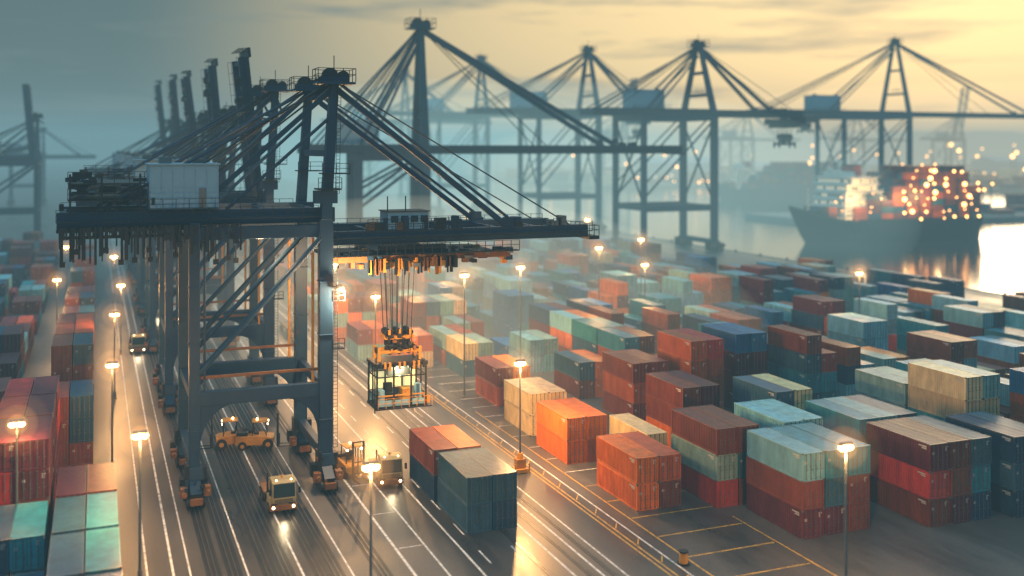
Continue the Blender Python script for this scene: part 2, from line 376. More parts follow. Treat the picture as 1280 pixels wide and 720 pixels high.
# ------------------------------------------------------------------ ship-to-shore cranes
def crane(loc, span=13, depth=14, zp=10.2, zg=27.5, za=42, back=26, tip=31, boom_drop=1.6, angle=0, lw=1.0, converge=False,
          detail=2, house=(-17.2,-10.6,4.4), gy=4.6, stay_f=(.66,.92), stay_b=(.52,.95), mat=M_CR, trolley=None, ghs=1.5, seed=1, rz=0):
    rr = random.Random(seed); E = empty('container_crane', loc, rz); d = depth/2
    b = MB()
    for y in (-d, d):
        b.box(-span-lw*.45, -span+lw*.45, y-lw*.45, y+lw*.45, 3.4, zg+.3, mat)
        b.box(-lw*.6, lw*.6, y-lw*.5, y+lw*.5, 3.4, zg+.35, mat)
        if converge: b.beam((0, y, zg+.3), (0, y*.12, za), lw*1.0, lw*1.0, mat, lw*.7, lw*.7)
        else: b.beam((0, y, zg+.3), (.8*lw, y, za), lw*1.15, lw*.95, mat, lw*.85, lw*.75)
        b.box(-span-lw*.4, lw*.5, y-lw*.42, y+lw*.42, zp-.6*lw, zp+.6*lw, mat)
        if not converge:
            for sgn, x0 in ((1, -span+lw*.45), (-1, -lw*.6)):
                pts = [(x0, zp-.55*lw), (x0, zp-4.2*lw)]
                for t in range(1, 7):
                    a = t/6*math.pi/2; pts.append((x0+sgn*(3.2*lw*(1-math.cos(a))), zp-.55*lw-3.65*lw*(1-math.sin(a))))
                b.prism(pts, y-lw*.35, y+lw*.35, 'y', mat)
        b.beam((-span, y, zg-.8), (0, y, zg-.8), lw*.8, lw*1.1, mat)
        dr = 1 if not converge else .7
        b.tube((-span+.4, y-.25*lw, zp+2.2*lw), (-.5, y-.25*lw, zg-1.6), .28*lw*dr, mat)
        b.tube((-span+.4, y+.3*lw, zp+4.4*lw), (-2.2, y+.3*lw, zg-1.2), .22*lw*dr, mat)
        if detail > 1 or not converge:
            b.box(-span+lw*.46, -lw*.61, y-.12, y+.12, zp+1.9, zp+2.2, M_BOG); b.box(-1.25*lw, -1.0*lw, y-.12, y+.12, zp+.7, zg-1.5, M_YEL)  # thin orange strips stand in for warm light on the inner frame edges
            b.box(-span+lw*.75, -span+lw*.95, y-.12, y+.12, zp+.7, zg-1.5, mat)
        for x in (-span, 0): b.beam((x, y, 2.4), (x, y, 3.6), lw*1.5, lw*1.5, mat, lw*1.25, lw*1.25)
        if detail > 1:   # flange joints on the legs
            for x, ww in ((-span, .52), (0, .66)):
                for zz in (7.0, zp+5.5, zp+11): b.box(x-lw*ww, x+lw*ww, y-lw*ww*.9, y+lw*ww*.9, zz, zz+.14, mat)
    for x in (-span, 0):
        b.beam((x, -d, 3.3), (x, d, 3.3), .7*lw, .9*lw, mat)
        b.beam((x, -d, zg-.6), (x, d, zg-.6), .75*lw, 1.2*lw, mat)
        b.beam((x, -d, zp), (x, d, zp), .6*lw, .8*lw, mat)
    if not converge:
        b.beam((.75*lw, -d, za-.8), (.75*lw, d, za-.8), .6*lw, .8*lw, mat); b.beam((.4*lw, -d, (zg+za)/2), (.4*lw, d, (zg+za)/2), .5*lw, .6*lw, mat)
    else:
        for t in (.3, .62):
            yy = d*(1-.88*t); zz = zg+(za-zg)*t; b.beam((0, -yy, zz), (0, yy, zz), .5*lw, .6*lw, mat)
        for x in (-span, 0):
            b.tube((x, -d, zp+1), (x, d, zg-2), .2*lw, mat); b.tube((x, d, zp+1), (x, -d, zg-2), .2*lw, mat)
    b.obj('legs', E, bevel=.04 if detail > 1 else 0)
    b = MB()
    ys = (-d, d) if not converge else (0,)
    for y in ys:
        ax = .8*lw if not converge else 0
        s = 1.3*lw
        b.box(ax-s*1.3, ax+s*1.3, y-s, y+s, za-.02, za+.2, mat)
        b.tube((ax-.4*lw, y-.35, za+.8*lw), (ax-.4*lw, y+.35, za+.8*lw), .7*lw, M_DARK, 14)
        b.tube((ax+.8*lw, y-.35, za+.7*lw), (ax+.8*lw, y+.35, za+.7*lw), .55*lw, M_DARK, 14)
        b.box(ax-s, ax+s, y-.5*lw, y-.38*lw, za+.2, za+.7*lw, mat); b.box(ax-s, ax+s, y+.38*lw, y+.5*lw, za+.2, za+.7*lw, mat)
        if detail:
            for (p, q_) in (((ax-s*1.3,y-s),(ax+s*1.3,y-s)),((ax-s*1.3,y+s),(ax+s*1.3,y+s)),((ax-s*1.3,y-s),(ax-s*1.3,y+s)),((ax+s*1.3,y-s),(ax+s*1.3,y+s))):
                b.rail((p[0],p[1],za+.2), (q_[0],q_[1],za+.2), 1.2*lw, M_DARK, .9*lw, .04*lw)
            b.tube((ax, y, za+.2), (ax, y, za+2.6*lw), .05*lw, M_DARK, 5)
            t = .35; zz = zg+(za-zg)*t; yy = y
            b.box(ax-1.2*lw, ax+1.2*lw, yy-1.0*lw, yy+1.0*lw, zz, zz+.12, M_DARK)
            b.rail((ax-1.2*lw, yy-1.0*lw, zz), (ax+1.2*lw, yy-1.0*lw, zz), 1.1, M_DARK, 1.0)
    b.obj('apex_platform', E)
    b = MB(); zb = zg-boom_drop
    for y in (-gy, gy):
        b.box(-back, 1.2, y-.45*lw, y+.45*lw, zg, zg+ghs, mat)
    n = int(back/5)
    for i in range(n+1):
        x = -back+.4+i*(back-1)/n; b.box(x-.3, x+.3, -gy, gy, zg+.2, zg+ghs-.2, mat)
    if detail:
        for y in (-gy-.45*lw-.9, gy+.45*lw+.9):
            b.box(-back, 0, y-.45, y+.45, zg+ghs*.4, zg+ghs*.4+.08, M_DARK)
            yo = y+(.42 if y > 0 else -.42); b.rail((-back, yo, zg+ghs*.4+.08), (-.8, yo, zg+ghs*.4+.08), 1.15, M_DARK, 1.5, .035*max(1, lw*.8))
    if detail > 1:
        for lay in range(3):
            x = -back
            while x < -span+4:
                x += rr.uniform(.18, .7); hh = rr.uniform(1.0, 3.6) if rr.random() < .7 else rr.uniform(.4, 1)
                y = (-gy-.5-lay*1.2); wv = rr.uniform(.04, .16)
                b.box(x-wv, x+wv, y-.1, y+.1, zg-hh, zg+.2, M_DARK)
                if rr.random() < .25: b.box(x-.25, x+.25, y-.2, y+.2, zg-hh-.5, zg-hh, M_DARK)
        b.box(-back+.5, -span+3, -gy-1.2, -gy-.9, zg-1.0, zg-.7, M_DARK); b.box(-back, -span+1, -gy-1.6, gy, zg-.35, zg-.05, M_DARK)
        for i in range(34):
            x = rr.uniform(-back-.6, -span-4.4); y = rr.uniform(-gy-1.5, gy); z = zg+rr.uniform(1.5, 4.6)
            b.box(x, x+rr.uniform(.3, 2), y, y+rr.uniform(.5, 2), z, z+rr.uniform(.15, .7), rr.choice([M_DARK, mat, mat]))
        for z in (zg+2.6, zg+4.2):
            b.box(-back+1, -span-4.5, -gy-1, gy, z, z+.12, M_DARK); b.rail((-back+1, -gy-1, z+.1), (-span-4.6, -gy-1, z+.1), 1.1, M_DARK, 1.2)
        for x in (-back+1.2, -back+4, -span-5): b.box(x-.1, x+.1, -gy-.9, -gy-.7, zg+ghs, zg+5.2, M_DARK)
    b.obj('girder', E)
    b = MB(); bh = ghs*.95
    for y in (-gy, gy):
        b.box(.6, tip, y-.42*lw, y+.42*lw, 0, bh, mat)
        if detail > 0:
            b.box(.8, tip-.4, y-.46*lw, y+.46*lw, bh*.42, bh*.5, M_DARK)
    n = int(tip/4.5)
    for i in range(n+1):
        x = 1.2+i*(tip-1.8)/n; b.box(x-.25, x+.25, -gy, gy, .15, bh-.2, mat)
        if angle and i < n: b.beam((x, -gy, .5), (x+(tip-1.8)/n, gy, .5), .3*lw, .3*lw, mat)
    if detail:
        for y in (-gy-.42*lw-.7, gy+.42*lw+.7):
            b.box(.8, tip, y-.4, y+.4, bh*.5, bh*.5+.07, M_DARK)
            yo = y+(.38 if y > 0 else -.38); b.rail((.8, yo, bh*.5+.07), (tip, yo, bh*.5+.07), 1.1, M_DARK, 1.5, .035*max(1, lw*.8))
        b.box(tip, tip+1.3, -gy-.8, gy+.8, -.3, .1, M_DARK); b.rail((tip+1.25, -gy-.8, .1), (tip+1.25, gy+.8, .1), 1.2, M_DARK, 1.2)
        b.rail((tip, -gy-.8, .1), (tip+1.25, -gy-.8, .1), 1.2, M_DARK, .6)
        for k in range(9):
            x = tip*stay_f[0]+rr.uniform(-1.5, 6.5); b.box(x, x+rr.uniform(.5,1.1), -gy-rr.uniform(0,.6), -gy+rr.uniform(.4,1.6), bh, bh+rr.uniform(.3,1.1), rr.choice([M_DARK, mat, M_GALV]))
    bo = b.obj('boom', E, bevel=0); bo.location = (0, 0, zb); bo.rotation_euler = (0, -math.radians(angle), 0)
    b = MB()
    ca, sa = math.cos(math.radians(angle)), math.sin(math.radians(angle))
    for y in (-1, 1):
        ya = y*d if not converge else y*.5; yg = y*gy; ax = .8*lw if not converge else 0
        A = Vector((ax, ya, za-.3)); th = 1 if not converge else .75
        for k, f in enumerate(stay_f):
            x = tip*f; Q = Vector((x*ca-bh*sa, yg, zb+x*sa+bh*ca))
            if angle: 
                if k == 0:
                    Mid = A.lerp(Q, .5)+Vector((3*lw, 0, -2*lw)); b.tube(A, Mid, .16*lw, mat, 6); b.tube(Mid, Q, .16*lw, mat, 6)
                continue
            if k == 0:
                b.beam(A, Q, .42*lw*th, .5*lw*th, mat); b.tube(A+Vector((.6,0,.4)), Q+Vector((1.2,0,.1)), .16*lw, mat, 6)
                b.box(Q.x-.5, Q.x+.9, Q.y-.3, Q.y+.3, Q.z-.05, Q.z+.9*lw, mat)
            else: b.tube(A+Vector((.3,0,.5)), Q, .07*lw, M_CABLE, 5)
        for k, f in enumerate(stay_b):
            Q = Vector((-back*f, yg, zg+ghs))
            if k == 0: b.beam(A, Q, .4*lw*th, .45*lw*th, mat); b.tube(A+Vector((-.3,0,-3)), Q+Vector((3,0,0)), .17*lw, mat, 6)
            else:
                b.tube(A+Vector((-.4,0,.2)), Q, .17*lw*th, mat, 6); b.tube(A+Vector((-.4,y*.3,.6)), Q+Vector((3,0,0)), .09*lw, M_CABLE, 5); b.tube(A+Vector((-.4,y*.3,.2)), Q+Vector((6.5,0,0)), .09*lw, M_CABLE, 5)
    b.obj('stays', E)
    hx0, hx1, hh = house; b = MB(); z0 = zg+ghs+.12
    hy = -gy-.9 if detail > 1 else -gy*.6; hy2 = hy+5.6*max(1,lw*.75)
    b.box(hx0, hx1, hy, hy2, z0, z0+hh, M_HOUSE)
    b.box(hx0-.15, hx1+.15, hy-.15, hy2+.15, z0+hh+.003, z0+hh+.16, M_HOUSE)
    nn = 6
    for i in range(nn+1):
        x = hx0+.1+i*(hx1-hx0-.2)/nn; b.box(x-.04, x+.04, hy-.05, hy-.003, z0+.1, z0+hh-.1, M_HOUSE)
    b.box(hx0-.05, hx1+.05, hy-.07, hy-.004, z0, z0+.1, M_DARK)
    b.box(hx0+.25, hx0+.55, hy-.07, hy-.01, z0+.5, z0+1.2, M_DARK)
    b.box(hx1-1.9, hx1-1.2, hy-.07, hy-.01, z0+.2, z0+2.1, M_GALV)
    b.box(hx1+.003, hx1+.06, hy+.6, hy+1.5, z0+.2, z0+2.2, M_DARK)
    b.box(hx0+1, hx0+2.2, hy+1, hy+2.4, z0+hh+.17, z0+hh+.8, M_GALV); b.box(hx1-2.4, hx1-1.2, hy+1, hy+3, z0+hh+.17, z0+hh+.6, M_GALV)
    if detail: b.rail((hx0, hy-1, z0), (hx1+2, hy-1, z0), 1.1, M_DARK, 1.1)
    b.obj('machinery_house', E, bevel=.03 if detail > 1 else 0)
    b = MB()
    for x in (-span, 0):
        for y in (-d, d):
            s = lw
            b.prism([(y-2.0*s, 1.3*s), (y-1.6*s, .95*s), (y+1.6*s, .95*s), (y+2.0*s, 1.3*s), (y+.7*s, 2.4), (y-.7*s, 2.4)], x-.45*s, x+.45*s, 'x', mat)
            for k in (-1.55, -.55, .55, 1.55):
                yy = y+k*s
                for sx in (-.62, .62):
                    b.tube((x+sx*s-.13*s, yy, .5*s), (x+sx*s+.13*s, yy, .5*s), .46*s, M_DARK, 14)
                b.box(x-.42*s, x+.42*s, yy-.3*s, yy+.3*s, .3*s, 1.25*s, M_DARK)
            for sx in (-1, 1):
                b.box(x+sx*.95*s-.3*s, x+sx*.95*s+.3*s, y-1.5*s, y-.7*s, .9*s, 1.7*s, M_BOG); b.box(x+sx*.9*s-.25*s, x+sx*.9*s+.25*s, y+.5*s, y+1.4*s, .8*s, 1.9*s, M_DARK)
                b.tube((x+sx*.95*s, y-2.1*s, 1.3*s), (x+sx*.95*s, y-1.5*s, 1.3*s), .22*s, M_BOG, 10)
            b.box(x-.5*s, x+.5*s, y-2.5*s, y-2.1*s, .5*s, 1.0*s, M_BOG)
            b.box(x-.8*s, x-.5*s, y-.9*s, y+.5*s, 2.2, 3.9, M_DARK); b.box(x+.6*s, x+1.0*s, y-.6*s, y+.3*s, 2.4, 3.6, M_DARK)
            for _ in range(6):
                xx = x+rr.uniform(-1.1, .8)*s; yy = y-rr.uniform(.6, 2.2)*s; zz = rr.uniform(.6, 3.2); b.box(xx, xx+rr.uniform(.15,.5), yy, yy+rr.uniform(.2,.5), zz, zz+rr.uniform(.2,.7), rr.choice([M_DARK, M_BOG, mat]))
    b.obj('bogies', E)
    if detail > 1:
        b = MB()
        b.box(-1.0, 1.4, -d-1.5, -d+.9, zg+3.4, zg+3.55, M_DARK); b.rail((-1.0, -d-1.5, zg+3.55), (1.4, -d-1.5, zg+3.55), 1.1, M_DARK, .6)
        b.box(-1.15, 1.15, -d-.7, -d+.7, zg+2.0, zg+3.3, mat)
        for xx in (.95, 1.35): b.beam((xx, -d-.55, zg+3), (xx+.2, -d-.55, za), .05, .05, M_DARK)
        for k in range(32):
            zz = zg+3+k*(za-zg-3)/32; b.beam((.95+.2*k/32, -d-.55, zz), (1.35+.2*k/32, -d-.55, zz), .04, .04, M_DARK)
        for xx in (.8, 1.25): b.beam((xx, -d-.1, 4), (xx, -d-.1, zg), .05, .05, M_DARK)
        for k in range(60): b.beam((.8, -d-.1, 4+k*.38), (1.25, -d-.1, 4+k*.38), .04, .04, M_DARK)
        for zz in (zp+4, zp+9): b.box(.7, 1.9, -d-.6, -d+.5, zz, zz+.08, M_DARK); b.rail((.7, -d-.6, zz), (1.9, -d-.6, zz), 1.1, M_DARK, .6)
        b.obj('ladders', E)
    if trolley is not None:
        tx, zs = trolley; b = MB(); z1 = zb-.25
        s = 1 if detail > 1 else lw*.8
        MY = M_YEL if detail > 1 else M_DARK
        for y in (-gy, gy): b.box(tx-3.6*s, tx+3.8*s, y-.5, y+.5, z1-.7*s, z1, M_DARK)
        b.box(tx-3.4*s, tx+3.6*s, -gy-.8, gy+.8, z1-1.5*s, z1-.72*s, M_DARK)
        b.box(tx-2.2*s, tx-1.0*s, -gy-.7, gy+.7, z1-2.3*s, z1-1.52*s, MY); b.box(tx+1.0*s, tx+2.3*s, -gy-.7, gy+.7, z1-2.3*s, z1-1.52*s, MY)
        b.rail((tx-3.4*s, -gy-.8, z1-.7), (tx+3.6*s, -gy-.8, z1-.7), 1.0, M_DARK, 1.0)
        if detail > 1:
            b.box(1.4, 21.5, -gy-1.9, -gy-.95, z1-.9, z1-.8, M_DARK); b.rail((1.4, -gy-1.9, z1-.8), (21.5, -gy-1.9, z1-.8), 1.1, M_DARK, 1.0)
            b.box(1.4, 21.5, gy+.95, gy+1.9, z1-.9, z1-.8, M_DARK)
            b.box(.9, 20.8, -gy-.85, -gy-.55, z1-1.6, z1-1.0, M_BOG); b.box(1.2, 20.4, -gy-.5, gy+.5, z1-1.45, z1-1.2, M_DARK)
            b.box(tx-4.8, tx+4.2, -gy-1.0, -gy-.86, z1-2.3, z1-1.7, M_YEL)
            for i in range(90):
                x = rr.uniform(1, 20.5); y = rr.uniform(-gy-1.7, -gy*.3); zt = z1-rr.uniform(.5, 1.9)
                b.box(x, x+rr.uniform(.2, 1.1), y, y+rr.uniform(.3, 1.2), zt-rr.uniform(.2, .7), zt, rr.choice([M_DARK, M_DARK, M_YEL, M_BOG, mat, M_GALV]))
            for i in range(36):
                x = rr.uniform(tx-5, tx+5); b.box(x, x+rr.uniform(.1,.4), -gy-1.1, -gy-.8, z1-2.3-rr.uniform(0,.9), z1-1.3, rr.choice([M_DARK, M_DARK, M_YEL, M_BOG]))
            b.box(tx-2.6, tx+1.9, -gy-.3, -gy+3.2, zb+bh+.05, zb+bh+1.9, M_HOUSE); b.box(tx-2.75, tx+2.05, -gy-.45, -gy+3.35, zb+bh+1.9+.003, zb+bh+2.0, M_DARK)
            for i in range(4): b.box(tx-2.3+i*1.1, tx-1.5+i*1.1, -gy-.36, -gy-.31, zb+bh+.8, zb+bh+1.5, M_GLASS)
            for i in range(18):
                x = tx+rr.uniform(-5, 6); b.box(x, x+rr.uniform(.3, 1), -gy-rr.uniform(.2, .9), -gy+.2, zb+bh+.02, zb+bh+rr.uniform(.4, 1.6), rr.choice([M_DARK, mat, M_BOG]))
            b.rail((tx-5, -gy-1, zb+bh), (tx+6, -gy-1, zb+bh), 1.2, M_DARK, 1.0)
            for xx in (tx-2.6, tx-.6): b.tube((xx, -gy, zb+bh+1.9), (xx, -gy, zb+bh+3.6), .07, M_DARK, 5)
        b.obj('trolley', E)
        b = MB(); zt = z1-2.0*s
        for xx in (-1.7, -1.1, -.35, .35, 1.1, 1.7):
            for yy in (-.9, .9): b.tube((tx+xx*s*1.05, yy*s, zt), (tx+xx*s*.8, yy*s, zs+3.2*s), .045*max(1, s*1.2), M_CABLE, 5)
        b.obj('hoist_ropes', E)
        b = MB()
        b.box(tx-1.7*s, tx+1.7*s, -1.2*s, 1.2*s, zs+2.4*s, zs+2.75*s, MY)
        for xx in (-1.2, 0, 1.2):
            b.tube((tx+xx*s, -1.0*s, zs+3.1*s), (tx+xx*s, 1.0*s, zs+3.1*s), .42*s, M_DARK, 14); b.box(tx+xx*s-.12, tx+xx*s+.12, -1.25*s, -1.12*s, zs+2.7*s, zs+3.5*s, MY)
        b.box(tx-1.3*s, tx+1.3*s, -.9*s, .9*s, zs+1.5*s, zs+2.35*s, M_DARK)
        b.box(tx-2.3*s, tx+2.3*s, -1.15*s, -.85*s, zs+.85*s, zs+1.2*s, MY); b.box(tx-2.3*s, tx+2.3*s, .85*s, 1.15*s, zs+.85*s, zs+1.2*s, MY)
        for xx in (-2.25, -1.1, 0, 1.1, 2.25): b.box(tx+(xx-.14)*s, tx+(xx+.14)*s, -1.1*s, 1.1*s, zs+.7*s, zs+1.3*s, M_DARK)
        for xx in (-2.35, 2.35):
            for yy in (-1.05, 1.05): b.box(tx+(xx-.16)*s, tx+(xx+.16)*s, (yy-.16)*s, (yy+.16)*s, zs, zs+1.5*s, MY)
        for xx in (-1.6, -.7, .7, 1.6): b.tube((tx+xx*s, -1.2*s, zs+1.35*s), (tx+xx*s*.8, -1.2*s, zs+2.5*s), .06*s, M_DARK, 5)
        for _ in range(30):
            xx = tx+rr.uniform(-2, 1.6)*s; zz = zs+rr.uniform(.9, 2.8)*s; b.box(xx, xx+rr.uniform(.1,.5)*s, -1.35*s, -1.16*s, zz, zz+rr.uniform(.1,.5)*s, rr.choice([M_DARK, M_DARK, MY, M_BOG if detail > 1 else M_DARK]))
        b.obj('spreader', E, bevel=.02 if detail > 1 else 0)
    return E

main = crane((22, 114, 0), span=13, depth=14, zp=10.2, zg=27.3, za=41.6, back=25.5, tip=30.6, boom_drop=2.5, lw=1.15, gy=5.6, seed=3, trolley=(9.6, 11.2), stay_f=(.68,.93), stay_b=(.5,.86))
# hanging operator cabin under the spreader
b = MB(); cx = 9.6; z0, z1 = 6.0, 11.1
x0, x1, y0, y1 = cx-2.8, cx+2.8, -1.9, 1.9
b.box(x0-.15, x1+.15, y0-.15, y1+.15, z0, z0+.35, M_DARK); b.box(x0-.2, x1+.2, y0-.2, y1+.2, z1-.35, z1, M_DARK)
for x in (x0, cx-.9, cx+1.1, x1):
    for y in (y0, y1): b.box(x-.1, x+.1, y-.1, y+.1, z0+.35, z1-.35, M_DARK)
for x in (x0, x1): b.box(x-.08, x+.08, -.08, .08, z0+.35, z1-.35, M_DARK)
for zz in (z0+1.5, z0+3.6):
    for y in (y0, y1): b.box(x0, x1, y-.07, y+.07, zz-.07, zz+.07, M_YEL if zz < z0+2 else M_DARK)
    for x in (x0, x1): b.box(x-.07, x+.07, y0, y1, zz-.06, zz+.06, M_DARK)
b.box(x0+.1, x1-.1, y0+.02, y0+.05, z0+.35, z0+1.0, M_HOUSE); b.box(x0+.1, x1-.1, y1-.05, y1-.02, z0+.35, z0+1.43, M_HOUSE)
b.box(x0+.12, x1-.12, y1-.04, y1-.01, z0+1.6, z0+3.5, M_CABW); b.box(x0+.12, x1-.12, y1-.04, y1-.01, z0+3.7, z1-.4, M_HOUSE)
b.box(cx-1.6, cx-.4, -.6, .6, z0+.35, z0+1.5, M_DARK); b.box(cx-1.5, cx-.5, .2, .6, z0+1.5, z0+2.5, M_DARK); b.box(cx+.4, cx+1.6, -.8, .8, z0+.35, z0+1.9, M_YEL); b.box(cx-1.2, cx+1.5, -.5, .7, z0+3.4, z0+4.5, M_GALV)
b.box(cx+1.9, cx+2.5, -1.2, -.2, z0+.35, z0+2.4, M_HOUSE); b.box(x0+.3, x0+1.0, -1.4, .4, z0+.35, z0+2.0, M_HOUSE)
for i in range(10): b.box(x0+.2+i*.55, x0+.45+i*.55, y0-.3, y0-.05, z1-.3-(i*37%5)*.12, z1+.15, M_YEL if i % 3 else M_DARK)
b.rail((x0, y0-.5, z0+.2), (x1+.6, y0-.5, z0+.2), 1.1, M_YEL, .8); b.box(x0, x1+.6, y0-.55, y0-.15, z0+.1, z0+.2, M_DARK)
b.tube((x0-.25, y0, z0-.3), (x0-.25, y0, z1), .08, M_DARK, 6); b.box(x1+.1, x1+.8, -.9, .9, z0+.1, z0+.9, M_YEL)
for xx in (-2.2, 2.2):
    for yy in (-1, 1): b.tube((cx+xx, yy, z1), (cx+xx, yy, z1+.5), .1, M_DARK, 6)
b.obj('operator_cabin', main, bevel=.02)
point('cabin_light', (cx, -.9, z1-.9), 420, (1, .9, .5), .2, main)
for y, ang, sd, tp in ((152, 96, 5, 21.5), (196, 95, 6, 23.5), (240, 97, 7, 24.5), (292, 95, 8, 27), (350, 96, 9, 29)):
    crane((22, y, 0), span=13, depth=14, zp=10.2, zg=27.3, za=41+R.uniform(-2,2), back=23+R.uniform(-2,3), tip=tp, boom_drop=1.0, angle=ang, lw=1.15, gy=3.4, seed=sd, detail=1 if y > 160 else 2, mat=M_CR if y < 200 else M_CRF)
tk = dict(span=27, depth=20, zp=15, lw=1.8, converge=True, detail=1, gy=4.5, mat=M_CRF, ghs=2.4)
crane((81, 269, 0), zg=33.6, za=67, back=32, tip=78, stay_f=(.72,.45), stay_b=(.55,.9), house=(-24,-12,6), boom_drop=.2, **{**tk, 'lw':2.1, 'depth':9, 'span':18})
crane((194, 311, 0), zg=46, za=70, back=43, tip=40, house=(-27,-15,6), boom_drop=.2, trolley=(36, 35), **tk)
crane((194, 398, 0), zg=49, za=76, back=53, tip=40, house=(-34,-20,6.5), boom_drop=.2, trolley=(24, 38), **tk)
crane((194, 530, 0), zg=52, za=83, back=56, tip=60, house=(-36,-22,6.5), boom_drop=.2, **tk)
crane((194, 680, 0), zg=52, za=86, back=56, tip=60, house=(-36,-22,6.5), boom_drop=.2, **tk)
crane((374, 415, 0), zg=51, za=88, back=85, tip=95, house=(-52,-36,7), boom_drop=.2, trolley=(-55, 42), stay_f=(.9,.6), **{**tk, 'span': 40})
for (x, y, a) in ((-20, 420, 95), (-55, 520, 12), (-110, 640, 80), (-30, 700, 0), (-190, 820, 0)):
    crane((x, y, 0), zg=30, za=46, back=30, tip=30, angle=a, house=(-20,-12,5), **{**tk, 'lw': 1.4, 'depth': 16, 'span': 18, 'zp': 12, 'detail': 0})

# ------------------------------------------------------------------ mist and haze, glow put in by emission (homogeneous volumes)
def volmat(name, absr, em):
    m = bpy.data.materials.new(name); m.use_nodes = True; nt = m.node_tree; N = nt.nodes; L = nt.links
    N.remove(N['Principled BSDF']); out = N['Material Output']
    e = N.new('ShaderNodeEmission'); s = max(em); e.inputs['Color'].default_value = (*[c/s for c in em], 1); e.inputs['Strength'].default_value = s
    last = e.outputs[0]
    if absr:
        a = N.new('ShaderNodeVolumeAbsorption'); a.inputs['Color'].default_value = (0,0,0,1); a.inputs['Density'].default_value = absr
        ad = N.new('ShaderNodeAddShader'); L.new(last, ad.inputs[0]); L.new(a.outputs[0], ad.inputs[1]); last = ad.outputs[0]
    L.new(last, out.inputs['Volume']); m.cycles.emission_sampling = 'NONE'; return m
SIG = .0009
hz = MB(); hz.box(-2500, 5500, -60, 5500, -30, 82, volmat('self_lit_haze_volume', SIG, [SIG*c for c in (.18,.33,.37)])); hz.obj('self_lit_haze')  # haze emits its own teal glow in place of scattered skylight
def glow_mist(c, r, em):
    b = MB(); b.sphere((0,0,0), r, volmat('glow_mist_volume', 0, em), 96, 48); b.obj('glow_mist_bank', loc=c)  # emission-only ellipsoid, adds the brightness of lit haze as its own glow
glow_mist((64, 205, 4), (54, 90, 21), (.0018, .0016, .0011)); glow_mist((52, 200, 3), (32, 66, 13), (.0030, .0022, .0012))
glow_mist((150, 430, 12), (150, 220, 52), (.0005, .0008, .00075))
glow_mist((900, 800, 15), (600, 500, 85), (.0006, .00038, .00014))
HA = []
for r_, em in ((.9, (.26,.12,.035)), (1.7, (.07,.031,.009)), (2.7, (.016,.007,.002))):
    hb = MB(); hb.sphere((0,0,0), r_, volmat('lamp_halo_glow', 0, em), 20, 12); HA.append(hb.mesh('lamp_halo_glow'))  # nested glowing shells, added as the light halo around a lamp
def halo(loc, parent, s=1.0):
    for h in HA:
        o = bpy.data.objects.new('lamp_halo_glow', h); COL.objects.link(o); o.location = loc; o.parent = parent; o.scale = (s, s, s)

# ------------------------------------------------------------------ street lamps
def lamp(x, y, h, power, base=False):
    E = empty('street_lamp', (x, y, 0)); b = MB()
    b.tube((0,0,0), (0,0,h), .13, M_GALV, 8, .08); b.tube((0,0,0), (0,0,.9), .2, M_GALV, 8)
    b.box(-.35, .35, -.35, .35, 0, .12, M_CONC)
    b.tube((-.45,0,h-.1), (.45,0,h-.1), .05, M_GALV, 6)
    if base:
        b.box(-.7, .7, -.7, .7, .1, .5, M_YEL); b.box(-.5, .5, -.45, .45, .5, 1.5, M_YEL); b.tube((0,0,1.5), (0,0,2.1), .42, M_YEL, 10, .3)
        for sx in (-.8, .8): b.tube((sx,-.7,0), (sx,-.7,1.1), .09, M_YEL, 8)
    b.obj('pole', E)
    b = MB()
    for sx in (-.36, .36): b.sphere((sx, 0, h+.02), .3, M_LAMP, 10, 6, .8)
    b.tube((-.55,0,h+.3), (.55,0,h+.3), .18, M_GALV, 8)
    b.obj('lamp_head', E)
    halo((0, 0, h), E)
    point('lamp_light', (0, 0, h-.4), power, (1, .50, .17), parent=E, r=.35)
PW = 6500
LAMPS = [(42.5,103.9,11.7,3.4,True),(48.2,138.6,17,2.4,False),(60.6,148,16.6,1.6,False),(85.3,170.5,16.7,1.4,False),(94.0,169,13.4,1.0,False),(18.6,74.2,11.7,1.3,False),
         (54.1,65.4,11.7,1.8,False),(3.3,89.2,11.7,1.6,False),(1.6,119.2,11.7,.8,False),(2.4,155.5,11.7,.8,False),(3.9,188,11.7,1.2,False),(-6.4,200,11.7,.7,False),(-6.2,96.8,11.7,.3,False),
         (38.3,178,15,2.4,False),(38.3,215,15,1.8,False),(60.8,205,15,1.5,False),(110.3,200,15,1.0,False),(77,235,15,1.2,False),(118.6,140,14,.7,False),(3.5,235,12,1.0,False),(-6.4,262,12,.8,False),(38.3,150,13,2.6,False),
         (126.5,260,15,1.0,False),(102,290,15,1.2,False),(38.3,270,15,1.3,False)]
for x, y, h, p, bs in LAMPS: lamp(x, y, h, PW*p, bs)
b = MB(); b.box(1.0, 1.6, -8.2, -7.7, 20.6, 20.9, M_DARK); b.sphere((1.5, -7.95, 20.45), .28, M_LAMP); b.beam((.3,-7.6,20.75),(1.1,-7.95,20.75),.08,.08,M_DARK); b.obj('floodlight', main)
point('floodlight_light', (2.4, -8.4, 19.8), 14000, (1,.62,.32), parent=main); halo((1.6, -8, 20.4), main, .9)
point('portal_light', (-6.5, -7.2, 25.2), 2600, (1,.55,.25), .3, main)

